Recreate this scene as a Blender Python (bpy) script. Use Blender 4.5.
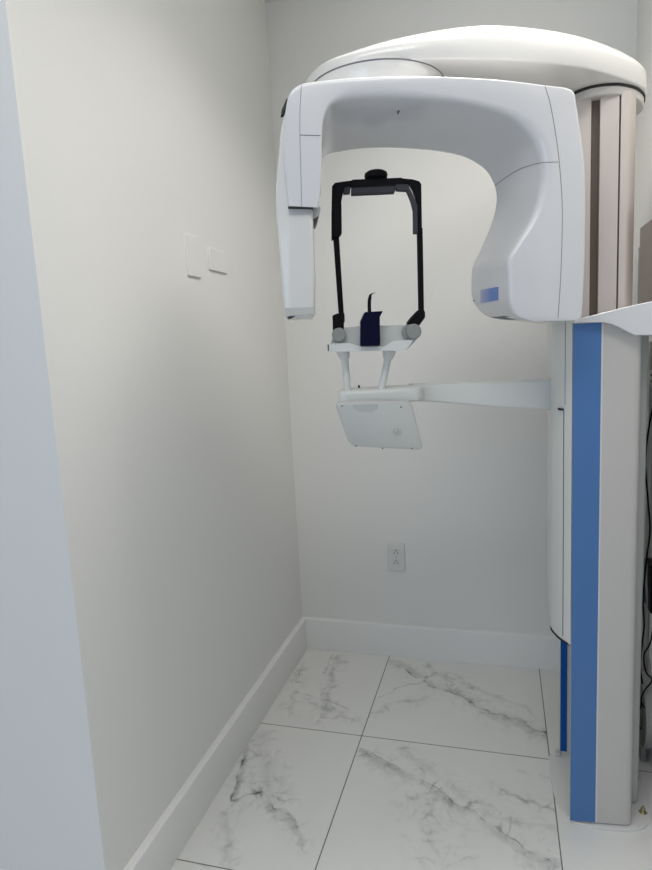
import bpy, bmesh, math, random
from mathutils import Vector, Matrix
from mathutils.bvhtree import BVHTree
random.seed(4)
for o in list(bpy.data.objects): bpy.data.objects.remove(o)
SC = bpy.context.scene
COL = SC.collection

# ------------------------------------------------------------ camera
F_PX, PITCH, YAW, ROLL, CAM_H = 619.155, -0.14416, 0.279489, 0.051268, 1.34
RM = Matrix.Rotation(YAW, 3, 'Z') @ Matrix.Rotation(PITCH, 3, 'X') @ Matrix.Rotation(ROLL, 3, 'Y')
CAM = Vector((0, 0, CAM_H))
cd = bpy.data.cameras.new('camera'); cam = bpy.data.objects.new('camera', cd); COL.objects.link(cam)
cd.sensor_fit = 'VERTICAL'; cd.sensor_height = 32.0; cd.lens = 32.0 * F_PX / 870
cd.clip_start = 0.02
bx, by, bz = RM @ Vector((1, 0, 0)), RM @ Vector((0, 0, 1)), RM @ Vector((0, -1, 0))
cam.matrix_world = Matrix(((bx.x, by.x, bz.x, 0), (bx.y, by.y, bz.y, 0), (bx.z, by.z, bz.z, CAM_H), (0, 0, 0, 1)))
SC.camera = cam

# ------------------------------------------------------------ light and exposure
SC.view_settings.view_transform = 'Standard'; SC.view_settings.look = 'None'
SC.view_settings.gamma = 1; SC.view_settings.use_curve_mapping = False
SC.view_settings.exposure = 0.19
w = bpy.data.worlds.new('world'); SC.world = w; w.use_nodes = True
w.node_tree.nodes['Background'].inputs[0].default_value = (0.78, 0.87, 1.0, 1)
w.node_tree.nodes['Background'].inputs[1].default_value = 0.29
def area(name, loc, rot, sx, sy, power, col):
    l = bpy.data.lights.new(name, 'AREA'); l.shape = 'RECTANGLE'; l.size = sx; l.size_y = sy
    l.energy = power; l.color = col
    o = bpy.data.objects.new(name, l); o.location = loc; o.rotation_euler = rot; COL.objects.link(o); return o
area('ceiling_panel_light', (-0.10, 0.30, 2.65), (0, 0, 0), 1.1, 0.6, 12.0, (1.0, 0.97, 0.93))
area('alcove_ceiling_light', (0.03, 1.58, 2.65), (0, 0, 0), 0.42, 0.42, 8.4, (1.0, 0.95, 0.90)).data.spread = math.radians(128)
area('window_daylight', (-1.6, -2.6, 1.6), (math.radians(90), 0, math.radians(-25)), 2.2, 1.6, 24.0, (0.70, 0.82, 1.0))

# ------------------------------------------------------------ measuring helpers: a photo ray met at a real depth
CY, SY = math.cos(YAW), math.sin(YAW)
def ray(px, py): return RM @ Vector(((px - 326) / F_PX, 1, -(py - 435) / F_PX))
def at(px, py, Y):                     # on the plane y = Y
    d = ray(px, py); return CAM + d * (Y / d.y)
def onx(px, py, X):
    d = ray(px, py); return CAM + d * (X / d.x)
def onz(px, py, Z):
    d = ray(px, py); return CAM + d * ((Z - CAM_H) / d.z)
def W(u, v, z): return Vector((u * CY - v * SY, u * SY + v * CY, z))     # machine's turned frame -> world
def av(px, py, v):                     # on the machine plane at distance v
    d = ray(px, py); return CAM + d * (v / (-d.x * SY + d.y * CY))
def uvz(p): return Vector((p.x * CY + p.y * SY, -p.x * SY + p.y * CY, p.z))

# ------------------------------------------------------------ materials
def mat(name, col, rough=0.5, metal=0.0, coat=0.0, bump=0.0, bscale=200.0, var=0.0, spec=0.5):
    m = bpy.data.materials.new(name); m.use_nodes = True; nt = m.node_tree; b = nt.nodes['Principled BSDF']
    b.inputs['Base Color'].default_value = (*col, 1); b.inputs['Roughness'].default_value = rough
    b.inputs['Metallic'].default_value = metal; b.inputs['Coat Weight'].default_value = coat
    b.inputs['Coat Roughness'].default_value = 0.08; b.inputs['Specular IOR Level'].default_value = spec
    tc = nt.nodes.new('ShaderNodeTexCoord')
    n = nt.nodes.new('ShaderNodeTexNoise'); n.inputs['Scale'].default_value = bscale; n.inputs['Detail'].default_value = 4
    nt.links.new(tc.outputs['Object'], n.inputs['Vector'])
    if var:
        r = nt.nodes.new('ShaderNodeMix'); r.data_type = 'RGBA'
        r.inputs[6].default_value = (*[c * (1 - var) for c in col], 1); r.inputs[7].default_value = (*[min(1, c * (1 + var)) for c in col], 1)
        nt.links.new(n.outputs['Fac'], r.inputs[0]); nt.links.new(r.outputs[2], b.inputs['Base Color'])
    if bump:
        bp = nt.nodes.new('ShaderNodeBump'); bp.inputs['Strength'].default_value = bump; bp.inputs['Distance'].default_value = 0.002
        nt.links.new(n.outputs['Fac'], bp.inputs['Height']); nt.links.new(bp.outputs['Normal'], b.inputs['Normal'])
    return m
M = {
 'wall': mat('wall_paint', (0.80, 0.80, 0.775), 0.42, bump=0.06, bscale=160, var=0.012),
 'ceil': mat('ceiling_paint', (0.74, 0.74, 0.72), 0.8, bump=0.05),
 'base': mat('baseboard_paint', (0.84, 0.84, 0.82), 0.35, bump=0.03, bscale=60),
 'white': mat('white_gloss_plastic', (0.66, 0.665, 0.68), 0.22, coat=0.4, var=0.01, bscale=30),
 'bright': mat('bright_white_plastic', (0.69, 0.69, 0.67), 0.25, coat=0.4, var=0.01, bscale=30),
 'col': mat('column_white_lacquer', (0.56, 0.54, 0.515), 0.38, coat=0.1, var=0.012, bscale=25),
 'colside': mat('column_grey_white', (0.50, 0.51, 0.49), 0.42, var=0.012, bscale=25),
 'panel': mat('control_panel_plastic', (0.55, 0.56, 0.54), 0.45, var=0.01, bscale=40),
 'foot': mat('foot_plate_lacquer', (0.70, 0.70, 0.68), 0.35),
 'arm': mat('satin_white_plastic', (0.70, 0.715, 0.69), 0.4, var=0.01, bscale=40),
 'alu': mat('brushed_aluminium', (0.60, 0.55, 0.52), 0.42, metal=0.55, bump=0.02, bscale=400),
 'slot': mat('dark_bronze_rail', (0.13, 0.105, 0.085), 0.5, metal=0.3),
 'blue': mat('blue_strip', (0.070, 0.185, 0.43), 0.5, var=0.02, bscale=20),
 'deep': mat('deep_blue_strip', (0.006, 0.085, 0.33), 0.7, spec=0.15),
 'label': None,
 'black': mat('matt_black_plastic', (0.003, 0.003, 0.005), 0.6, spec=0.15),
 'navy': mat('dark_navy_silicone', (0.002, 0.002, 0.022), 0.6, spec=0.12),
 'charcoal': mat('charcoal_pad', (0.055, 0.057, 0.068), 0.8, spec=0.2),
 'seam': mat('seam_shadow_grey', (0.16, 0.165, 0.18), 0.8),
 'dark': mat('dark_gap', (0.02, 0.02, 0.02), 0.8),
 'knob': mat('grey_knob_plastic', (0.27, 0.28, 0.27), 0.5, bump=0.2, bscale=300),
 'screw': mat('screw_steel', (0.12, 0.12, 0.11), 0.4, metal=0.6),
 'plate': mat('switch_plate_plastic', (0.72, 0.73, 0.70), 0.3),
 'sock': mat('socket_plastic', (0.70, 0.70, 0.68), 0.35),
 'taupe': mat('taupe_board', (0.40, 0.345, 0.31), 0.6, var=0.06, bscale=14),
 'hose': mat('grey_hose_rubber', (0.24, 0.25, 0.235), 0.55),
 'tank': mat('pale_grey_housing', (0.40, 0.405, 0.385), 0.5),
 'brass': mat('brass_bolt', (0.45, 0.40, 0.25), 0.35, metal=0.9),
 'cable': mat('white_cable', (0.45, 0.45, 0.42), 0.5),
 'grout': mat('tile_grout', (0.25, 0.24, 0.22), 0.8),
}
def label_mat():
    m = bpy.data.materials.new('blue_violet_label'); m.use_nodes = True; nt = m.node_tree; b = nt.nodes['Principled BSDF']
    tc = nt.nodes.new('ShaderNodeTexCoord'); sp = nt.nodes.new('ShaderNodeSeparateXYZ'); cr = nt.nodes.new('ShaderNodeValToRGB')
    nt.links.new(tc.outputs['Generated'], sp.inputs[0]); nt.links.new(sp.outputs[0], cr.inputs[0]); nt.links.new(cr.outputs[0], b.inputs['Base Color'])
    cr.color_ramp.elements[0].color = (0.44, 0.46, 0.62, 1); cr.color_ramp.elements[1].color = (0.115, 0.22, 0.55, 1); cr.color_ramp.elements[1].position = 0.55
    b.inputs['Roughness'].default_value = 0.35; return m
M['label'] = label_mat()

# ------------------------------------------------------------ mesh helpers
def obj(name, bm, m, parent=None, smooth=35, bevel=0, seg=3, **props):
    """links one bmesh (in world coordinates) as ONE object whose origin is the middle of its bounds"""
    bmesh.ops.recalc_face_normals(bm, faces=bm.faces)
    xs = [v.co for v in bm.verts]
    c = Vector([(min(p[i] for p in xs) + max(p[i] for p in xs)) / 2 for i in range(3)])
    if parent is None: c.z = min(p.z for p in xs)
    bmesh.ops.translate(bm, vec=-c, verts=bm.verts)
    me = bpy.data.meshes.new(name); bm.to_mesh(me); bm.free()
    me.materials.append(M[m] if isinstance(m, str) else m)
    if smooth:
        for p in me.polygons: p.use_smooth = True
        me.set_sharp_from_angle(angle=math.radians(smooth))
    o = bpy.data.objects.new(name, me); COL.objects.link(o)
    if parent is not None:
        o.parent = parent; pw = Vector((0, 0, 0)); q = parent
        while q is not None: pw += q.location; q = q.parent
        c = c - pw
    o.location = c
    if bevel:
        md = o.modifiers.new('bevel', 'BEVEL'); md.width = bevel; md.segments = seg; md.limit_method = 'ANGLE'; md.angle_limit = math.radians(40)
    for k, v in props.items(): o[k] = v
    return o
def thing(name, label, cat, loc, group=None):
    o = bpy.data.objects.new(name, None); COL.objects.link(o); o.location = loc; o.empty_display_size = .05
    o['label'] = label; o['category'] = cat
    if group: o['group'] = group
    return o
def struct(name, bm, m, **k): return obj(name, bm, m, None, kind='structure', **k)
def box(x0, x1, y0, y1, z0, z1, bm=None):
    bm = bm or bmesh.new()
    vs = [bm.verts.new((x, y, z)) for z in (z0, z1) for y in (y0, y1) for x in (x0, x1)]
    for f in ((0, 1, 3, 2), (4, 5, 7, 6), (0, 1, 5, 4), (2, 3, 7, 6), (0, 2, 6, 4), (1, 3, 7, 5)): bm.faces.new([vs[i] for i in f])
    return bm
def loft(rings, bm=None, caps=True):
    bm = bm or bmesh.new()
    R = [[bm.verts.new(p) for p in r] for r in rings]
    n = len(R[0])
    for a, b in zip(R, R[1:]):
        for i in range(n): bm.faces.new((a[i], a[(i + 1) % n], b[(i + 1) % n], b[i]))
    if caps: bm.faces.new(R[0]); bm.faces.new(R[-1])
    return bm
def rounded(pts, r, n=5):
    """rounds the corners of a closed 2-D or 3-D polygon; r number or list"""
    out = []; N = len(pts); P = [Vector(p) for p in pts]
    for i in range(N):
        p, a, b = P[i], P[i - 1], P[(i + 1) % N]
        ri = r[i] if isinstance(r, (list, tuple)) else r
        if ri <= 0: out += [p.copy()] ; continue
        da, db = (a - p), (b - p); ra = min(ri, da.length * .49); rb = min(ri, db.length * .49)
        A = p + da.normalized() * ra; B = p + db.normalized() * rb
        for k in range(n + 1):
            t = k / n; out.append(A * (1 - t) ** 2 + p * 2 * t * (1 - t) + B * t * t)
    return out
def catmull(P, k=5, closed=False):
    P = [Vector(p) for p in P]; N = len(P); out = []
    rng = range(N) if closed else range(N - 1)
    for i in rng:
        g = (lambda j: P[j % N]) if closed else (lambda j: P[max(0, min(N - 1, j))])
        p0, p1, p2, p3 = g(i - 1), g(i), g(i + 1), g(i + 2)
        for s in range(k):
            t = s / k
            out.append(.5 * ((2 * p1) + (p2 - p0) * t + (2 * p0 - 5 * p1 + 4 * p2 - p3) * t * t + (3 * p1 - p0 - 3 * p2 + p3) * t ** 3))
    if not closed: out.append(P[-1].copy())
    return out
def prism(plan, z0, z1, top=0.0, bot=0.0, steps=4, fn=None, bm=None):
    """plan polygon extruded in z with rounded top and bottom edges (inset towards the centroid)"""
    c = Vector((sum(p[0] for p in plan) / len(plan), sum(p[1] for p in plan) / len(plan)))
    fn = fn or (lambda x, y, z: Vector((x, y, z)))
    def inset(d):
        out = []; N = len(plan)
        area2 = sum(plan[i][0] * plan[(i + 1) % N][1] - plan[(i + 1) % N][0] * plan[i][1] for i in range(N))
        sg = 1 if area2 > 0 else -1
        for i in range(N):
            t = Vector(plan[(i + 1) % N][:2]) - Vector(plan[i - 1][:2]); t.normalize()
            out.append(Vector(plan[i][:2]) + Vector((-t.y, t.x)) * d * sg)
        return out
    rings = []
    if bot:
        for k in range(steps):
            a = math.pi / 2 * k / steps; rings.append([fn(p.x, p.y, z0 + bot * (1 - math.cos(a)) if False else z0 + bot * (1 - math.cos(a))) for p in inset(bot * (1 - math.sin(a)))])
        z0b = z0 + bot
    else: z0b = z0
    rings.append([fn(p[0], p[1], z0b) for p in plan])
    rings.append([fn(p[0], p[1], z1 - top) for p in plan])
    if top:
        for k in range(1, steps + 1):
            a = math.pi / 2 * k / steps; rings.append([fn(p.x, p.y, z1 - top + top * math.sin(a)) for p in inset(top * (1 - math.cos(a)))])
    return loft(rings, bm)
def extrude(poly, d, bm=None):
    """3-D polygon pushed along vector d"""
    d = Vector(d); return loft([[Vector(p) for p in poly], [Vector(p) + d for p in poly]], bm)
def tube(path, r, n=10, bm=None, closed=False):
    P = [Vector(p) for p in path]; rr = r if isinstance(r, (list, tuple)) else [r] * len(P)
    rings = []; up = None
    for i, p in enumerate(P):
        a = P[i - 1] if (i or closed) else P[0]; b = P[(i + 1) % len(P)] if (i < len(P) - 1 or closed) else P[-1]
        t = (b - a).normalized()
        if up is None: up = t.orthogonal().normalized()
        up = (up - t * up.dot(t)).normalized(); s = t.cross(up)
        rings.append([p + (up * math.cos(2 * math.pi * k / n) + s * math.sin(2 * math.pi * k / n)) * rr[i] for k in range(n)])
    if closed: rings.append(rings[0]); return loft_closed(rings, bm)
    return loft(rings, bm)
def loft_closed(rings, bm=None):
    bm = bm or bmesh.new(); R = [[bm.verts.new(p) for p in r] for r in rings[:-1]]; n = len(R[0])
    for i in range(len(R)):
        a, b = R[i], R[(i + 1) % len(R)]
        for k in range(n): bm.faces.new((a[k], a[(k + 1) % n], b[(k + 1) % n], b[k]))
    return bm
def lathe(prof, c, ax=Vector((0, 0, 1)), n=48, bm=None):
    """profile of (radius, height) along axis ax from point c"""
    ax = Vector(ax).normalized(); u = ax.orthogonal().normalized(); s = ax.cross(u); c = Vector(c)
    return loft([[c + ax * h + (u * math.cos(2 * math.pi * k / n) + s * math.sin(2 * math.pi * k / n)) * max(r, 1e-4) for k in range(n)] for r, h in prof], bm)

# ============================================================ SETTING
XL, XR, YB, YC, ZC = -0.868, 0.455, 2.49, 1.043, 2.67
def floor_mat():
    m = bpy.data.materials.new('marble_tile_floor'); m.use_nodes = True; nt = m.node_tree; L = nt.links; b = nt.nodes['Principled BSDF']
    N = nt.nodes.new
    geo = N('ShaderNodeNewGeometry'); sp = N('ShaderNodeSeparateXYZ'); L.new(geo.outputs['Position'], sp.inputs[0])
    def math_(op, a, c=None, clamp=False):
        n = N('ShaderNodeMath'); n.operation = op; n.use_clamp = clamp
        for i, q in enumerate((a, c)):
            if q is None: continue
            if isinstance(q, (int, float)): n.inputs[i].default_value = q
            else: L.new(q, n.inputs[i])
        return n.outputs[0]
    X, Y = sp.outputs[0], sp.outputs[1]
    T = 0.612
    def grid(c, off):
        t = math_('FRACT', math_('DIVIDE', math_('SUBTRACT', c, off), T))
        d = math_('MULTIPLY', math_('MINIMUM', t, math_('SUBTRACT', 1.0, t)), T); return d
    gx, gy = grid(X, -0.475), grid(Y, 1.297)
    g = math_('LESS_THAN', math_('MINIMUM', gx, gy), 0.0016)
    # warped coordinates
    def noise(scale, det, off=0.0, dist=0.0):
        n = N('ShaderNodeTexNoise'); n.noise_dimensions = '4D'; n.inputs['Scale'].default_value = scale; n.inputs['Detail'].default_value = det; n.inputs['W'].default_value = off
        n.inputs['Distortion'].default_value = dist
        L.new(geo.outputs['Position'], n.inputs['Vector']); return n.outputs['Fac']
    wx = math_('ADD', math_('MULTIPLY', math_('SUBTRACT', noise(6, 5), 0.5), 0.13), math_('MULTIPLY', math_('SUBTRACT', noise(28, 5, 9), 0.5), 0.035))
    wy = math_('ADD', math_('MULTIPLY', math_('SUBTRACT', noise(6, 5, 3), 0.5), 0.13), math_('MULTIPLY', math_('SUBTRACT', noise(28, 5, 5), 0.5), 0.035))
    PX, PY = math_('ADD', X, wx), math_('ADD', Y, wy)
    # veins: soft broad bands and thin dark lines, each a segment kept inside its own tile
    brk = math_('MULTIPLY', math_('SUBTRACT', noise(18, 5, 7), 0.40), 5.0, True)
    soft = math_('MULTIPLY', math_('SUBTRACT', noise(9, 6, 17), 0.30), 2.6, True)
    cloud = math_('MULTIPLY', math_('SUBTRACT', noise(5, 6, 2), 0.45), 1.2, True)
    total = math_('MULTIPLY', cloud, 0.09)
    segs = [  # px endpoints, half width (m), strength, tile box (x0,x1,y0,y1)
     ((392,662),(556,742),.020,.30,'B'), ((392,666),(556,738),.0045,.60,'B'), ((372,700),(440,672),.004,.45,'B'), ((366,712),(430,697),.010,.25,'B'), ((430,668),(530,712),.012,.25,'B'),
     ((362,750),(560,868),.016,.32,'C'), ((362,746),(556,862),.004,.62,'C'), ((500,790),(558,812),.008,.42,'C'), ((520,770),(558,776),.004,.3,'C'), ((400,748),(470,800),.014,.2,'C'), ((480,810),(560,835),.010,.25,'C'),
     ((250,745),(232,805),.012,.38,'D'), ((246,750),(226,815),.0045,.75,'D'), ((232,800),(262,790),.004,.7,'D'), ((262,790),(300,848),.012,.36,'D'), ((262,785),(296,835),.0045,.65,'D'), ((262,735),(275,800),.020,.20,'D'), ((226,815),(222,862),.012,.25,'D'),
     ((338,656),(322,716),.012,.28,'A'), ((332,654),(318,720),.004,.40,'A'), ((290,690),(345,708),.006,.40,'A'), ((300,668),(288,716),.014,.22,'A'), ((312,705),(358,722),.012,.24,'A'),
     ((180,864),(210,869),.005,.4,'E'), ((420,800),(440,868),.03,.08,'C')]
    boxes = {'A': (-2, -.475, 1.909, 3), 'B': (-.475, .137, 1.909, 3), 'C': (-.475, .137, 1.297, 1.909), 'D': (-2, -.475, 1.297, 1.909), 'E': (-2, -.475, .5, 1.297)}
    acc = {}
    ridge = math_('SUBTRACT', 1.0, math_('MULTIPLY', math_('ABSOLUTE', math_('SUBTRACT', noise(8, 8, 21, 1.2), 0.5)), 24.0), True)
    fine = math_('SUBTRACT', 1.0, math_('MULTIPLY', math_('ABSOLUTE', math_('SUBTRACT', noise(17, 8, 33, 0.8), 0.5)), 16.0), True)
    for (a, c, hw, st, bxn) in segs:
        A, B = onz(a[0], a[1], 0), onz(c[0], c[1], 0)
        d = (B - A); ln = d.length; d /= ln
        rx, ry = math_('SUBTRACT', PX, A.x), math_('SUBTRACT', PY, A.y)
        along = math_('ADD', math_('MULTIPLY', rx, d.x), math_('MULTIPLY', ry, d.y))
        al = math_('MINIMUM', math_('MAXIMUM', along, 0.0), ln)
        ex, ey = math_('SUBTRACT', rx, math_('MULTIPLY', al, d.x)), math_('SUBTRACT', ry, math_('MULTIPLY', al, d.y))
        dist = math_('SQRT', math_('ADD', math_('MULTIPLY', ex, ex), math_('MULTIPLY', ey, ey)))
        v = math_('SUBTRACT', 1.0, math_('DIVIDE', dist, hw * 1.5), True)
        v = math_('MULTIPLY', v, brk if hw < .008 else soft)
        v = math_('MULTIPLY', v, st * (.85 if hw < .0055 else 1.0))
        if hw >= .008:
            halo = math_('SUBTRACT', 1.0, math_('DIVIDE', dist, hw * 3.2 + .02), True)
            web = math_('ADD', math_('MULTIPLY', ridge, 0.26), math_('MULTIPLY', fine, 0.12))
            v = math_('ADD', v, math_('MULTIPLY', math_('MULTIPLY', halo, web), brk))
        acc[bxn] = v if bxn not in acc else math_('ADD', acc[bxn], v)
    for k, v in acc.items():
        x0, x1, y0, y1 = boxes[k]
        inb = math_('MULTIPLY', math_('MULTIPLY', math_('GREATER_THAN', X, x0), math_('LESS_THAN', X, x1)), math_('MULTIPLY', math_('GREATER_THAN', Y, y0), math_('LESS_THAN', Y, y1)))
        total = math_('ADD', total, math_('MULTIPLY', v, inb))
    total = math_('MULTIPLY', total, 1.15, True)
    mx = N('ShaderNodeMix'); mx.data_type = 'RGBA'; L.new(total, mx.inputs[0])
    mx.inputs[6].default_value = (0.80, 0.80, 0.77, 1); mx.inputs[7].default_value = (0.10, 0.11, 0.115, 1)
    m2 = N('ShaderNodeMix'); m2.data_type = 'RGBA'; L.new(g, m2.inputs[0]); L.new(mx.outputs[2], m2.inputs[6]); m2.inputs[7].default_value = (0.16, 0.15, 0.135, 1)
    L.new(m2.outputs[2], b.inputs['Base Color'])
    L.new(math_('ADD', math_('MULTIPLY', g, 0.5), 0.24), b.inputs['Roughness'])
    bp = N('ShaderNodeBump'); bp.inputs['Distance'].default_value = 0.001; bp.inputs['Strength'].default_value = 0.5; bp.invert = True
    L.new(g, bp.inputs['Height']); L.new(bp.outputs['Normal'], b.inputs['Normal'])
    return m
M['floor'] = floor_mat()
struct('floor', box(-3.2, XR + .1, -3.2, YB + .1, -.08, 0), 'floor', smooth=0)
struct('ceiling', box(-3.2, XR + .1, -0.4, YB + .1, ZC, ZC + .08), 'ceil', smooth=0)
struct('wall_back', box(XL - .1, XR + .1, YB, YB + .1, 0, ZC), 'wall', smooth=0)
struct('wall_left', box(-3.2, XL, YC, YB, 0, ZC), 'wall', smooth=0)
struct('wall_right', box(XR, XR + .1, 0.9, YB, 0, ZC), 'wall', smooth=0)
HB, TB = 0.142, 0.021
def bb_profile(): return rounded([(0, 0), (TB, 0), (TB, HB), (0, HB)], [0, .001, .005, 0], 4)
def baseboard(name, pts, inward):
    bm = loft([[Vector((p.x, p.y, 0)) + Vector(inward) * a[0] + Vector((0, 0, a[1])) for a in bb_profile()] for p in pts]); return struct(name, bm, 'base')
baseboard('baseboard_left', [Vector((XL, YC, 0)), Vector((XL, YB, 0))], (1, 0, 0))
baseboard('baseboard_back', [Vector((XL + TB, YB, 0)), Vector((XR, YB, 0))], (0, -1, 0))
baseboard('baseboard_right', [Vector((XR, 0.9, 0)), Vector((XR, YB - TB, 0))], (-1, 0, 0))
baseboard('baseboard_front', [Vector((-3.2, YC, 0)), Vector((XL, YC, 0))], (0, -1, 0))

# ============================================================ WALL FITTINGS
def wall_plate_left(y0, y1, z0, z1, label):
    pl = rounded([(y0, z0), (y1, z0), (y1, z1), (y0, z1)], .003, 3)
    bm = loft([[Vector((XL + d, (p[0] - (y0 + y1) / 2) * s + (y0 + y1) / 2, (p[1] - (z0 + z1) / 2) * s + (z0 + z1) / 2)) for p in pl] for d, s in ((0, 1), (.0045, 1), (.006, .975))])
    o = obj('cover_plate', bm, 'wall'); o['label'] = label; o['category'] = 'wall plate'
wall_plate_left(1.660, 1.742, 1.558, 1.676, 'tall white blank cover plate on the left wall, nearer of the two')
wall_plate_left(1.806, 1.932, 1.589, 1.656, 'small sideways white cover plate on the left wall, nearer the corner')

xc, zc = -.433, .440
t = thing('wall_outlet', 'white double power outlet low on the back wall above the baseboard', 'outlet', (xc, YB, .381))
pl = rounded([(xc - .036, .381), (xc + .036, .381), (xc + .036, .499), (xc - .036, .499)], .004, 3)
obj('cover_plate', loft([[Vector(((p[0] - xc) * s + xc, YB - d, (p[1] - zc) * s + zc)) for p in pl] for d, s in ((0, 1), (.006, 1), (.008, .96))]), 'plate', t)
for dz in (.024, -.020):
    f = obj('socket_face', loft([[Vector((xc + math.cos(a) * .0175, YB - d, zc + dz + max(-.0135, min(.0135, math.sin(a) * .0175)))) for a in [2 * math.pi * k / 32 for k in range(32)]] for d in (.006, .0095)]), 'sock', t)
    for (dx, hz, w_, h_) in ((-.007, -.004, .0022, .008), (.007, -.004, .0022, .007)):
        obj('slot', box(xc + dx - w_ / 2, xc + dx + w_ / 2, YB - .0099, YB - .009, zc + dz + hz - h_ / 2, zc + dz + hz + h_ / 2), 'dark', f)
    obj('ground_hole', lathe([(.0026, 0), (.0026, .001)], (xc, YB - .009, zc + dz + .007), (0, -1, 0), 12), 'dark', f)
obj('screw', lathe([(.0028, 0), (.0024, .0012)], (xc, YB - .0078, zc + .002), (0, -1, 0), 12), 'knob', t)

# ============================================================ X-RAY MACHINE
MACH = thing('dental_x_ray_machine', 'white panoramic dental x-ray machine with blue striped column standing at the right', 'x-ray machine', (.26, 1.82, 0))

# --- foot plate
plan = catmull([(.150,1.935),(.134,1.88),(.134,1.79),(.144,1.71),(.176,1.648),(.24,1.638),(.32,1.644),(.368,1.672),(.392,1.73),(.398,1.82),(.375,1.93),(.27,1.98)], 6, True)
foot = obj('foot_plate', prism(plan, 0, .008, top=.003), 'foot', MACH)
p = onz(643, 811, .012)
bl = obj('anchor_bolt', lathe([(.011, 0), (.011, .002), (.0065, .003), (.0065, .011), (.0035, .012), (.0035, .02), (.001, .021)], (p.x, p.y, .008), n=6), 'brass', foot)

# --- lower column
ZT = 1.362
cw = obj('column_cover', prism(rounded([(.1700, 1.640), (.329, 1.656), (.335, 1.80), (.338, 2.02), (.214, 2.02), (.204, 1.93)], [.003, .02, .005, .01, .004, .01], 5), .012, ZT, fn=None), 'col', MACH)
# blue stripe on the front of the cover (left 6 cm) and deep blue one on its flank
xs = .2355
obj('blue_stripe', extrude([(.1708, 1.6388, .014), (xs, 1.6452, .014), (xs, 1.6452, ZT - .002), (.1708, 1.6388, ZT - .002)], (0, .004, 0)), 'blue', cw, smooth=0)
obj('edge_trim', extrude([(xs, 1.6450, .013), (xs + .004, 1.6454, .013), (xs + .004, 1.6454, ZT - .001), (xs, 1.6450, ZT - .001)], (0, .004, 0)), 'bright', cw, smooth=0, label='thin pale edge beside the blue stripe')
rail = obj('guide_rail', box(.1725, .215, 1.932, 1.985, .008, 1.38), 'col', MACH, bevel=.001)
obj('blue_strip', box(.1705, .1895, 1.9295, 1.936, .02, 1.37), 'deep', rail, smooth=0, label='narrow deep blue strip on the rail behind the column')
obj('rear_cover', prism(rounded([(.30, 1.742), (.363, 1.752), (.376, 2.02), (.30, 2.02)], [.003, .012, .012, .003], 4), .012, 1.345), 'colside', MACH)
obj('rear_seam', box(.3375, .340, 1.742, 1.7445, .03, 1.34), 'seam', MACH, smooth=0)
obj('foot_clip', box(.156, .1705, 1.915, 1.94, .008, .018), 'col', MACH, bevel=.002)

# --- carriage on the flank, carries the patient support
zb, zt2 = .525, 1.40
cplan = rounded([(.1692, 1.642), (.159, 1.656), (.143, 1.682), (.126, 1.730), (.130, 1.80), (.130, 1.925), (.200, 1.925)], [0, .004, .012, .03, .02, .01, 0], 6)
car = obj('carriage', prism(cplan, zb, zt2, bot=.004), 'arm', MACH)
gd = Vector((-.016, .026, 0)).normalized(); gn = Vector((-gd.y, gd.x, 0)) 
def gap(x, y, z0, z1, w_, m):
    p = Vector((x, y, 0)) + gn * .0005
    q = [p - gd * w_, p + gd * w_]
    return obj('gap_line', extrude([q[0] + Vector((0, 0, z0)), q[1] + Vector((0, 0, z0)), q[1] + Vector((0, 0, z1)), q[0] + Vector((0, 0, z1))], -gn * .002), m, car, smooth=0)
gap(.1525, 1.6666, zb + .012, 1.146, .0011, 'dark')
gap(.1548, 1.6628, 1.16, zt2 - .01, .0009, 'seam')
obj('lower_lip', loft([[Vector((c[0], c[1], z)) for c in rounded([(.1690, 1.641), (.157, 1.655), (.141, 1.680), (.124, 1.731), (.128, 1.75), (.1722, 1.70)], [0, .004, .012, .03, 0, 0], 6)] for z in (zb - .0025, zb)]), 'dark', car)
obj('slit', box(.1395, .152, 1.6655, 1.70, 1.1455, 1.1500), 'dark', car, smooth=0)

# --- upper column of aluminium profiles
def rr(x0, x1, y0, y1, r): return rounded([(x0, y0), (x1, y0), (x1, y1), (x0, y1)], r, 5)
ux0 = .186
Yf = 1.805
slotL, slotR = at(590.5, 200, Yf).x, at(599, 200, Yf).x
profR, gapR, endR = at(618, 200, Yf).x, at(619.6, 200, Yf).x, at(636.5, 200, Yf + .02).x
ZU0, ZU1 = 1.35, 1.93
up = obj('inner_column', prism(rr(ux0 + .004, endR - .006, Yf + .014, 2.01, .02), ZU0, ZU1), 'slot', MACH)
obj('aluminium_profile', prism(rounded([(ux0, Yf + .012), (ux0 + .006, Yf), (slotL, Yf), (slotL, Yf + .03), (ux0, Yf + .03)], [.004, .006, .002, 0, 0], 4), ZU0, ZU1), 'alu', up)
obj('aluminium_profile', prism(rounded([(slotR, Yf), (profR, Yf), (profR, Yf + .03), (slotR, Yf + .03)], [.002, .001, 0, 0], 4), ZU0, ZU1), 'alu', up)
obj('aluminium_profile', prism(rounded([(gapR, Yf), (endR - .02, Yf), (endR, Yf + .035), (endR, 2.0), (endR - .02, 2.015), (gapR, 2.015)], [.001, .02, .02, .01, .01, 0], 5), ZU0, ZU1), 'alu', up)

# --- collar under the overhead arm
cplan2 = catmull([(.168,1.88),(.182,1.815),(.212,1.785),(.250,1.779),(.295,1.795),(.343,1.845),(.376,1.925),(.368,2.0),(.29,2.05),(.20,2.03),(.168,1.95)], 6, True)
def scale_plan(pl, s):
    cx = sum(p[0] for p in pl) / len(pl); cy = sum(p[1] for p in pl) / len(pl); return [((p[0] - cx) * s + cx, (p[1] - cy) * s + cy) for p in pl]
cp = obj('column_collar', prism(scale_plan(cplan2, .965), 1.922, 1.942, bot=.004), 'col', MACH)
obj('collar_gap', prism(scale_plan(cplan2, .995), 1.941, 1.9468), 'dark', cp)

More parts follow.
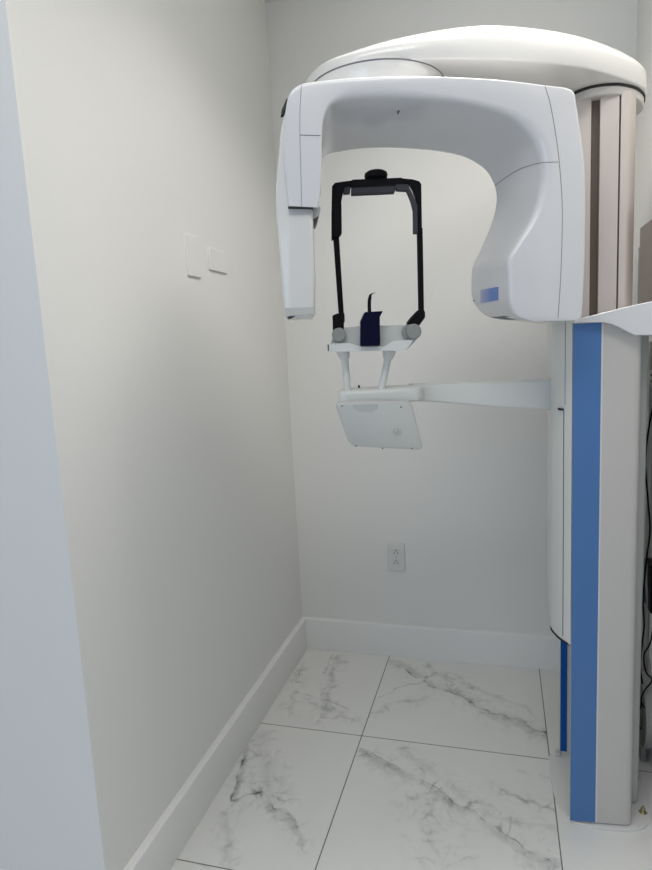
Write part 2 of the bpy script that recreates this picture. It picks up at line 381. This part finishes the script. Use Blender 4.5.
# --- overhead arm
def vz(*pts): return pts
plan = catmull([(-.008,1.60),(.03,1.515),(.085,1.478),(.18,1.455),(.30,1.460),(.48,1.490),(.645,1.545),(.79,1.632),(.872,1.705),(.905,1.80),(.88,1.905),(.76,1.955),(.6,1.945),(.4,1.885),(.2,1.81),(.06,1.74),(.0,1.675)], 6, True)
def inset_plan(pl, d):
    out = []; N = len(pl)
    for i in range(N):
        tt = Vector(pl[(i + 1) % N][:2]) - Vector(pl[i - 1][:2]); tt.normalize(); out.append(Vector(pl[i][:2]) + Vector((-tt.y, tt.x)) * d)
    return out
ZB = 1.947
prof = [(.005, ZB), (.0015, ZB + .0012), (0, ZB + .004), (.002, ZB + .046), (.0035, ZB + .052), (.0065, ZB + .057), (.022, ZB + .074), (.038, ZB + .088), (.055, ZB + .098), (.080, ZB + .105), (.12, ZB + .108)]
def slim(u):
    t = max(0, min(1, u / .46)); return .46 + .54 * t * t * (3 - 2 * t)
oh = obj('overhead_arm', loft([[W(p.x, p.y, ZB + (z - ZB) * slim(p.x)) for p in inset_plan(plan, d)] for d, z in prof]), 'bright', MACH, smooth=50)
obj('bearing_cover', lathe([(.10, -.062), (.136, -.060), (.150, -.050), (.158, -.030), (.161, -.004), (.161, 0), (.150, .004)], W(.165, 1.605, ZB), n=72), 'bright', oh, smooth=50)
obj('bearing_gap', lathe([(.1618, -.0022), (.1618, .001), (.15, .001)], W(.165, 1.605, ZB), n=72), 'seam', oh)

# --- rotating C-shaped unit
VF, VB = 1.40, 1.625
ST = [ # outer front, inner front, inner back pixels
 ((578,320.2),(530,321),(500,319.5)), ((581.5,319),(517,316.5),(486,316)), ((583,314),(512,309),(476,307)), ((584,300),(509.5,297),(471,296)), ((585,280),(509,275),(470.5,280)),
 ((585.7,262),(509,260),(472,266)), ((586.2,245),(519,242),(480,249)), ((586.5,215),(534,217),(490,225)), ((586.3,190),(542,190),(495,205)),
 ((585.3,160),(544,165),(494,188)), ((581,128),(539,143),(486,173)), ((577.5,105),(527,127),(474,164.5)), ((572.5,89.2),(511,115.5),(460,158.5)), ((545,84.5),(488,107.5),(445,155)),
 ((500,79),(455,101),(428,153)), ((450,76),(420,97.5),(405,151.5)), ((400,75.2),(388,96),(385,151)), ((355,76.5),(354,97),(355,152)),
 ((328,79),(338,100),(340,153)), ((311,81),(328,107),(330,155)), ((298.5,84),(323,122),(323.5,159)), ((289,93),(322,140),(322,168)),
 ((285,112),(321.8,155),(321.5,178)), ((283.5,140),(321.5,172),(321,187)), ((284,165),(321,185),(320.5,195)), ((288.5,206),(318.5,207.5),(317,207.5))]
def lerp_list(lst, k):
    cols = list(zip(*lst)); out = []
    for c in cols: out.append(catmull([(p[0], p[1], 0) for p in c], k))
    return list(zip(*out))
rings = []
S2 = lerp_list(ST, 4)
NS = len(S2)
for i, (o_, f_, b_) in enumerate(S2):
    of, nf = av(o_.x, o_.y, VF), av(f_.x, f_.y, VF)
    nb = av(b_.x, b_.y, VB - .002)
    frac = i / (NS - 1)
    ob = of + (W(0, VB, 0) - W(0, VF, 0))
    if frac > .72:   # the left limb is slimmer front to back
        k = min(1, (frac - .72) / .14); k = k * k * (3 - 2 * k)
        dep = (VB - VF) * (1 - .45 * k); ob = of + (W(0, VF + dep, 0) - W(0, VF, 0)); nb = av(b_.x, b_.y, VF + dep - .002)
    rif = .010 if frac < .22 else (.010 + (.022 - .010) * min(1, (frac - .22) / .12))
    if frac > .67: rif = max(.006, .022 - (frac - .67) / .08 * .016)
    rings.append(rounded([of, nf, nb, ob], [.009, rif, .010 + .014 * max(0, min(1, (frac - .38) / .1, (.72 - frac) / .06)), .012], 6))
bm = loft(rings)
bmesh.ops.recalc_face_normals(bm, faces=bm.faces)
TREE = BVHTree.FromBMesh(bm)
rot = obj('rotating_arm', bm, 'white', MACH, smooth=60, label='glossy white C-shaped rotating unit')
def hit(px, py, off=.0, tree=None):
    for st in (0, 1, 2, 3, 4, 6, -1, -2):       # steps a little inwards where the ray just misses
        d = ray(px + st, py).normalized(); r = (tree or TREE).ray_cast(CAM, d)
        if r[0] is not None: return r[0] + r[1] * off
def surf_line(pts, r=.0007, k=8):
    P = [hit(p.x, p.y) for p in catmull([(a, b, 0) for a, b in pts], k)]; P = [p for p in P if p is not None]; return tube(P, r, 6)
obj('panel_seam', surf_line([(545,86),(550,103),(555,130),(559,160),(562,200),(562,240),(560.5,280),(558,318)]), 'seam', rot)
obj('panel_seam', surf_line([(494.5,186),(505,178),(520,169),(540,163),(558,162)]), 'seam', rot)
obj('panel_seam', surf_line([(301.5,84),(300,110),(300,140),(301,175),(301.5,206)], .0006), 'seam', rot)
obj('panel_seam', surf_line([(300,135),(310,135.3),(320.5,135.5)], .0009), 'seam', rot)
def patch(px, off=.0006, th=.0012):
    P = [hit(a, b) for a, b in px]; n = (P[1] - P[0]).cross(P[2] - P[0]).normalized()
    if n.dot(CAM - P[0]) < 0: n = -n
    return extrude([p + n * off for p in P], -n * th)
def grid_patch(x0, x1, y0, y1, dy, nx=8, ny=5, off=.0006):
    bm = bmesh.new(); L0 = []; L1 = []
    for j in range(ny + 1):
        for i in range(nx + 1):
            a, b = x0 + (x1 - x0) * i / nx, y0 + (y1 - y0) * j / ny + dy * (1 - i / nx)
            p, nn, _, _ = TREE.ray_cast(CAM, ray(a, b).normalized())
            L0.append(bm.verts.new(p + nn * off)); L1.append(bm.verts.new(p - nn * .001))
    w_ = nx + 1
    for j in range(ny):
        for i in range(nx):
            k = j * w_ + i; bm.faces.new((L0[k], L0[k + 1], L0[k + 1 + w_], L0[k + w_])); bm.faces.new((L1[k], L1[k + w_], L1[k + 1 + w_], L1[k + 1]))
    rim = [i for i in range(w_)] + [j * w_ + nx for j in range(1, ny + 1)] + [ny * w_ + i for i in range(nx - 1, -1, -1)] + [j * w_ for j in range(ny - 1, 0, -1)]
    for a, b in zip(rim, rim[1:] + rim[:1]): bm.faces.new((L0[a], L1[a], L1[b], L0[b]))
    return bm
obj('blue_label', grid_patch(480.5, 498.5, 286.6, 300, 3.4), 'label', rot, label='small blue and violet label')
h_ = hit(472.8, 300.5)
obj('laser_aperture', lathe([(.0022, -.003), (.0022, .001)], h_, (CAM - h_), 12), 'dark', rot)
def bottom_pt(px, v, z): q = uvz(av(px, 319, v)); return q.x
obj('bottom_vent', patch([(489,317.3),(505,315.8),(524,318.8),(508,319.6)], .0008, .002), 'seam', rot, smooth=0)
h_ = hit(399, 111)
obj('dark_mark', tube([h_ + Vector((0, 0, .004)), h_ + Vector((-.001, 0, 0)), h_ + Vector((-.003, 0, -.006))], [.002, .0028, .0016], 8), 'seam', rot)  # small dark hook-shaped mark set on the rotating arm's surface
# dark window on the left shoulder
d0 = av(284, 99, VF + .03)
obj('side_window', extrude([av(286.5, 98.5, VF + .012), av(285.6, 108, VF + .012), av(280.5, 117.5, VF + .05), av(281.5, 110, VF + .05)], -W(.006, 0, 0) * -1), 'dark', rot, smooth=0, label='small dark window on the left shoulder')
# sensor housing of the left limb
v0, v1 = 1.415, 1.53
outl = [(289,99),(285,110),(280.5,128),(278,158),(275.5,186),(275.5,206),(277.5,232),(280.5,270),(284,314),(286.5,318.5),(312,317.5),(315,312),(315.2,270),(314,240),(312.8,208),(300,206),(296,120)]
fr = [av(a, b, v0) for a, b in outl]; N_ = len(fr)
cen = sum(fr, Vector()) / N_
dv = W(0, 1, 0)
def inset3(P, d):
    out = []
    for i in range(len(P)):
        a, b = P[i - 1], P[(i + 1) % len(P)]; tdir = (b - a).normalized(); nrm = tdir.cross(dv).normalized()
        if nrm.dot(cen - P[i]) < 0: nrm = -nrm
        out.append(P[i] + nrm * d)
    return out
sen = obj('sensor_housing', loft([[p + dv * dd for p in inset3(fr, ins)] for ins, dd in ((.008, 0), (.004, .001), (.0012, .004), (0, .010), (0, v1 - v0 - .01), (.004, v1 - v0 - .002), (.010, v1 - v0))]), 'bright', rot, smooth=50)
obj('shelf_seam', extrude([av(288,206.3,1.4005), av(313,206.8,1.4005), av(313,207.8,1.4005), av(288,207.4,1.4005)], dv * .02), 'dark', sen, smooth=0)
obj('lower_band', loft([[p + dv * dd for p in [av(284.8,308,v0), av(314.6,307,v0), av(314.2,314,v0), av(286,316,v0)]] for dd in (-.0012, .003)]), 'colside', sen, smooth=0)
obj('latch', extrude([av(288.5,316.5,v0 - .001), av(295,316,v0 - .001), av(291,318.6,v0 - .001), av(287.5,318.8,v0 - .001)], dv * .006), 'dark', sen, smooth=0)
obj('collimator', extrude([av(312,207,1.43), av(320.5,206,1.43), av(318.5,216,1.43), av(313.2,219,1.43)], dv * .04), 'colside', rot, bevel=.002)
obj('collimator_window', extrude([av(312.8,218.5,1.432), av(318.2,216,1.432), av(317,222,1.432), av(315,226.5,1.432), av(312.8,226,1.432)], dv * .03), 'screw', rot, smooth=0)

# --- support arm for the patient
VA = 1.655
arm_px_top = [(412,384.5),(440,384),(470,383),(500,382),(530,380.5),(556,379)]
arm_px_bot = [(412,401.5),(440,402.5),(470,405),(500,407.5),(530,409),(556,410.5)]
rg = []
for a, b in zip(catmull([(p[0], p[1], 0) for p in arm_px_top], 3), catmull([(p[0], p[1], 0) for p in arm_px_bot], 3)):
    A, B = av(a.x, a.y, VA), av(b.x, b.y, VA); rg.append(rounded([A, B, B + dv * .055, A + dv * .055], .008, 4))
sa = obj('support_arm', loft(rg), 'arm', MACH, smooth=50)
# platform
pu0, pu1 = uvz(av(338, 395, 1.60)), uvz(av(424, 395, 1.60))
zt_ = av(380, 389, 1.60).z; zbm = av(380, 403, 1.60).z
plat = prism(rounded([(pu0.x, 1.585), (pu1.x - .008, 1.585), (pu1.x + .01, 1.66), (pu1.x, 1.715), (pu0.x + .03, 1.715), (pu0.x, 1.66)], [.03, .03, .02, .02, .03, .03], 6), zbm, zt_, top=.01, bot=.006, fn=lambda x, y, z: W(x, y, z))
pf = obj('support_platform', plat, 'arm', sa, smooth=50)
obj('locating_pin', lathe([(.0028, 0), (.0028, .006), (.001, .008)], av(359, 388, 1.625), n=12), 'dark', pf)
# handle panel with rounded corners, tilted
PV0, PV1 = 1.535, 1.548
c4 = [av(334.5, 402.5, PV0), av(411.5, 401, PV0), av(423.5, 450.5, PV1), av(350, 446.5, PV1)]
nrm = (c4[1] - c4[0]).cross(c4[3] - c4[0]).normalized()
if nrm.dot(CAM - c4[0]) < 0: nrm = -nrm
c4[2] = CAM + ray(423.5, 450.5) * ((c4[0] - CAM).dot(nrm) / ray(423.5, 450.5).dot(nrm))
rp = rounded(c4, .016, 7); cc = sum(c4, Vector()) / 4
hp = obj('control_panel', loft([[cc + (p - cc) * s - nrm * d for p in rp] for s, d in ((.965, 0), (.985, .0012), (1, .006), (1, .013), (.97, .017))]), 'panel', MACH, smooth=50, label='tilted white panel with rounded corners and round emblem')
ex = (c4[1] - c4[0]).normalized(); ey = nrm.cross(ex)
if ey.z < 0: ey = -ey
def onplane(px, py):
    d = ray(px, py); return CAM + d * ((c4[0] - CAM).dot(nrm) / d.dot(nrm))
for sx_, sy_ in ((342, 406), (401, 407), (356, 446), (382.5, 448.5), (412, 449.5 - 1)):
    obj('screw', lathe([(.0019, -.002), (.0019, .0006)], onplane(sx_, sy_), nrm, 10), 'screw', hp)
E = onplane(397, 432)
em = obj('emblem', tube([E + (ex * math.cos(a) + ey * math.sin(a)) * .0092 + nrm * .0002 for a in [2 * math.pi * k / 36 for k in range(36)]], .0005, 6, closed=True), 'knob', hp)
obj('emblem_mark', tube([E + ex * a * .001 + ey * b * .001 + nrm * .0002 for a, b in ((-4,3),(-4,-3),(-1,-4),(0,0),(1,4),(4,3),(4,-3),(1,-5))], .0006, 6), 'knob', em)
obj('emblem_ring', tube([E + (ex * math.cos(a) + ey * math.sin(a)) * .0155 + nrm * .0001 for a in [2 * math.pi * k / 36 for k in range(36)]], .0003, 6, closed=True), 'colside', hp)
rec = [onplane(352, 404.8), onplane(378, 403.8), onplane(378, 408.5), onplane(371, 411.6), onplane(360, 411.8), onplane(354, 408.5)]
obj('finger_recess', loft([[p + nrm * d for p in rounded(rec, .004, 3)] for d in (-.003, .0006)]), 'colside', hp)

# posts under the chin support
VC_ = 1.60
for (a, b, c, d_) in (((342.5,350),(344.5,357),(346.5,375),(347.5,393)), ((389.5,350),(388,357),(384.5,375),(381,391))):
    P = [av(*q, VC_ + .01) for q in (a, b, c, d_)]
    pb = obj('support_post', tube([P[1], P[2], P[3]], [.0095, .0090, .0088], 20), 'arm', MACH)
    ax_ = P[0] - P[1]
    obj('post_cap', tube([P[0], P[0] * .55 + P[1] * .45, P[1], P[1] * .9 + P[2] * .1], [.0172, .0165, .0135, .0125], 20), 'arm', pb)
# chin support base
vch = 1.565
body = [(331,343),(336,327.5),(352,327),(361,325.5),(384,325.5),(411,325),(419,331),(419,337),(407,350),(378,350.5),(329,351.5)]
B3 = rounded([av(a, b, vch) for a, b in body], .004, 3)
cb = obj('chin_support_base', loft([[p + dv * dd for p in B3] for dd in (0, .065)]), 'panel', MACH, bevel=.004)
low = rounded([av(a, b, vch - .012) for a, b in ((328,343.5),(350,343),(361,346.5),(384,346.5),(394,341),(414,339.5),(406.5,350),(378,351),(328,352))], .002, 3)
cf = obj('front_ledge', loft([[p + dv * dd for p in low] for dd in (0, .02)]), 'arm', cb, bevel=.002)
obj('end_slot', extrude([av(327.6,344.5,vch - .0125), av(328.8,344.5,vch - .0125), av(328.8,351,vch - .0125), av(327.8,351,vch - .0125)], dv * .015), 'dark', cf, smooth=0)
for a, b in ((331.5,344),(335.5,344.5),(340.5,342.6),(343,342.6)):
    q = av(a, b, vch - .0125); obj('scale_mark', lathe([(.0007, 0), (.0007, .003)], q, dv, 8), 'screw', cf)
for a, b, r_ in ((339, 334.8, 7.0), (414, 331.5, 7.6)):
    q = av(a, b, vch - .018); rw = r_ / 619 * 1.55
    kb = obj('side_knob', lathe([(rw * .80, -.001), (rw * .95, .001), (rw, .004), (rw, .014), (rw * .9, .018)], q, dv, 40), 'knob', cb)
q = av(409, 331.5, vch - .010)
obj('knob_collar', lathe([(.017, 0), (.017, .012)], q, dv, 32), 'knob', cb)
# dark chin rest block
ck = [av(a, b, vch - .030) for a, b in ((361,321),(365,312),(383,311),(379.8,317),(380.3,345.5),(360.6,346))]
kb = obj('chin_rest', loft([[p + dv * dd for p in rounded(ck, .0025, 3)] for dd in (0, .045)]), 'navy', MACH, bevel=.0015)
hk = catmull([av(a, b, vch - .01) for a, b in ((369.5,314),(369.3,305),(369.6,299),(370.8,294.5),(374.5,292.8))], 5)
obj('bite_hook', loft([[p + W(s * .0042 * w_, t_ * .004, 0) for s, t_ in ((-1, -1), (1, -1), (1, 1), (-1, 1))] for p, w_ in zip(hk, [1.0] * 12 + [.8] * 5 + [.6] * 10)]), 'black', kb)

# --- temple frame
vt = 1.575
def band(outer, inner, th, v):
    A = [av(a, b, v) for a, b in outer]; B = [av(a, b, v) for a, b in inner]
    return loft([rounded([a, b, b + dv * th, a + dv * th], .0025, 2) for a, b in zip(A, B)])
tf = obj('temple_frame', band([(331.5,240),(331.5,210),(332,186),(335,182.5),(345,181),(353,180),(378,178.5),(402,178),(413,179),(419.5,181),(421.5,184),(421.8,206),(422.3,236)],
                              [(341,233),(340.5,215),(341.5,200),(343,193),(345,187.5),(354,186),(378,185),(402,184),(410,184),(413,189),(416,197),(417,208),(418.5,234)], .022, vt), 'black', MACH)
obj('crossbar', extrude(rounded([av(a, b, vt - .004) for a, b in ((352,179.6),(402,177.6),(403.5,184.5),(352,187))], .001, 2), dv * .03), 'black', tf)
obj('top_knob', lathe([(.018, -.008), (.027, -.004), (.0285, .002), (.027, .008), (.020, .0125), (.004, .014)], av(376, 176.6, vt + .012), n=40), 'black', tf)
obj('forehead_pad', extrude(rounded([av(a, b, vt - .001) for a, b in ((351.5,186.5),(399,183.5),(395,191.5),(351.5,193.5))], .001, 2), dv * .03), 'charcoal', tf, bevel=.001, label='grey forehead pad under the crossbar')
obj('pad_clip', extrude([av(a, b, vt + .001) for a, b in ((344,187),(351,186),(350,192.5),(343.5,193))], dv * .022), 'charcoal', tf)
obj('temple_pad', band([(396,184),(408,184),(413,194),(417.5,205),(418,233)], [(397,190),(407,190.5),(411,200),(413.5,210),(413.8,233)], .02, vt - .006), 'charcoal', tf, label='grey inner pad on the right temple arm')
obj('temple_pad', extrude([av(a, b, vt - .004) for a, b in ((333,205),(341.5,203),(341.8,233),(339,236.5),(333.5,236.5))], dv * .026), 'black', tf, bevel=.001)
def rod(a, b, w0, w1):
    rgs = []
    for i in range(9):
        t_ = i / 8; cx = a[0] * (1 - t_) + b[0] * t_; cy = a[1] * (1 - t_) + b[1] * t_; ww = w0 * (1 - t_) + w1 * t_
        A, B = av(cx - ww, cy, vt + .004), av(cx + ww, cy, vt + .004)
        rgs.append(rounded([A, B, B + dv * .012, A + dv * .012], .002, 2))
    return loft(rgs)
obj('frame_rod', rod((335.8, 232), (341.8, 322), 3.0, 2.6), 'black', tf)
obj('frame_rod', rod((420, 228), (421.5, 314), 2.8, 2.7), 'black', tf)
obj('rod_clamp', extrude(rounded([av(a, b, vt - .012) for a, b in ((332.5,315.5),(337,313.5),(344.5,313),(344.8,321.5),(344,323),(344,331),(333,331),(332.8,322))], .0015, 2), dv * .03), 'black', tf, bevel=.0015)
obj('rod_clamp', extrude(rounded([av(a, b, vt - .012) for a, b in ((411,318),(418,310.5),(422.5,308),(425.2,312),(425.2,317.5),(419,326),(407.5,327.5),(408,322))], .0015, 2), dv * .03), 'black', tf, bevel=.0015)

# ============================================================ WALL BRACKET holding the column to the right wall
yb0 = 1.618
outl = [(573.5,321.5),(582,318.2),(600,313.5),(618,308.8),(636,304.6),(652,301.2),(672,297.5)]
lowr = [(573.5,323.2),(582,322.8),(603,322.4),(612,324.2),(620,327.8),(628,332.2),(635,335.2),(652,335.4),(672,335.4)]
P = [at(a, b, yb0) for a, b in outl + [(720, 288)]] + [at(a, b, yb0) for a, b in reversed(lowr + [(720, 335.4)])]
P = [Vector((min(p.x, XR - .001), p.y, p.z)) for p in P]
brk_ = obj('wall_bracket', loft([P, [p + Vector((0, .31, 0)) for p in P]]), 'white', MACH, bevel=.0025, label='white curved cover plate from the column to the right wall')
cols_ = [at(a, b, yb0) for a, b in lowr[:8]]
# filler between column top and bracket
obj('column_top', prism(rounded([(.176, 1.645), (.328, 1.660), (.334, 1.95), (.2, 1.95)], .003, 3), ZT - .03, at(600, 319, yb0).z), 'col', MACH)

# ============================================================ THINGS ON THE RIGHT WALL
py1 = onx(640, 228, XR - .02)
t = thing('wall_panel', 'taupe grey board on the right wall behind the aluminium column', 'panel', (XR - .01, 2.0, 1.38))
obj('board', box(XR - .02, XR, 1.72, py1.y, 1.38, py1.z), 'taupe', t, bevel=.002)
obj('side_edge', box(XR - .024, XR, py1.y, py1.y + .014, 1.38, py1.z - .06), 'base', t, bevel=.001)

t = thing('wall_connector', 'round grey wall connector with two dark holes right of the column', 'connector', (XR, 2.02, 1.18))
q = onx(650.5, 378, XR - .02)
obj('housing', lathe([(.030, 0), (.030, .012), (.026, .018), (.010, .019)], (XR, q.y, q.z), (-1, 0, 0), 32), 'tank', t)
for dz in (.009, -.009): obj('hole', lathe([(.004, 0), (.004, .002)], (XR - .0185, q.y - .004, q.z + dz), (-1, 0, 0), 12), 'dark', t)
tr = box(XR - .018, XR, 2.10, 2.14, .16, 1.30)
o = obj('cable_trunking', tr, 'tank', bevel=.002); o['label'] = 'upright pale grey cable trunking on the right wall beside the column'; o['category'] = 'trunking'
o = obj('power_supply', box(XR - .035, XR, 1.93, 2.03, .50, .64), 'black', bevel=.004); o['label'] = 'black box on the right wall halfway up, behind the cables'; o['category'] = 'power supply'
obj('cable_gland', lathe([(.008, 0), (.008, .02)], (XR - .018, 1.97, .64), n=16), 'black', o)
def cable(name, pts, r, m, label, cat='cable', Y=1.93):
    P = catmull([at(a, b, Y + (c[0] if c else 0)) for a, b, *c in pts], 6)
    P = [Vector((min(p.x, XR - r - .002), p.y, p.z)) for p in P]
    o = obj(name, tube(P, r, 8), m); o['label'] = label; o['category'] = cat; return o
cable('power_cable', [(662,380),(653,408),(648.5,430),(646,452),(645.6,470),(648,500),(650,530),(647,555),(645,575),(643,600),(644,625),(642,645),(640.5,668),(643,690),(641,705),(637.8,715),(638,724),(643,731),(652,735),(665,735)], .0026, 'black', 'long black cable hanging down beside the white column and looping at the bottom', Y=1.95)
cable('data_cable', [(655,345),(652,390),(650,430),(649,480),(647,530),(646,575),(647.5,605),(646,625),(645.5,645),(650,665),(648,682),(655,700)], .0036, 'cable', 'pale grey cable hanging in front of the black wall box', Y=1.97)
cable('signal_cable', [(656,600),(651,640),(644,655),(646,672),(652,680),(645,690),(641,700),(645,708),(656,712)], .0022, 'black', 'thin black cable tangled above the grey rounded housing', Y=1.90)
# rounded grey housing low on the right
t = thing('suction_canister', 'rounded grey canister low beside the column foot with cable looped over it', 'canister', (.435, 1.985, 0))
zc_, yc_ = .160, 1.985
obj('canister_body', lathe([(.09, -.028), (.105, -.022), (.112, -.010), (.112, .018), (.105, .022), (.03, .0235)], (XR - .026, yc_, zc_), (-1, 0, 0), 56), 'tank', t)
obj('rim', tube([Vector((XR - .047, yc_ + math.cos(a) * .109, zc_ + math.sin(a) * .109)) for a in [2 * math.pi * k / 48 for k in range(48)]], .003, 8, closed=True), 'cable', t, label='paler raised rim')
obj('stand', box(XR - .046, XR - .03, yc_ - .03, yc_ + .03, 0, zc_ - .06), 'tank', t, bevel=.003)
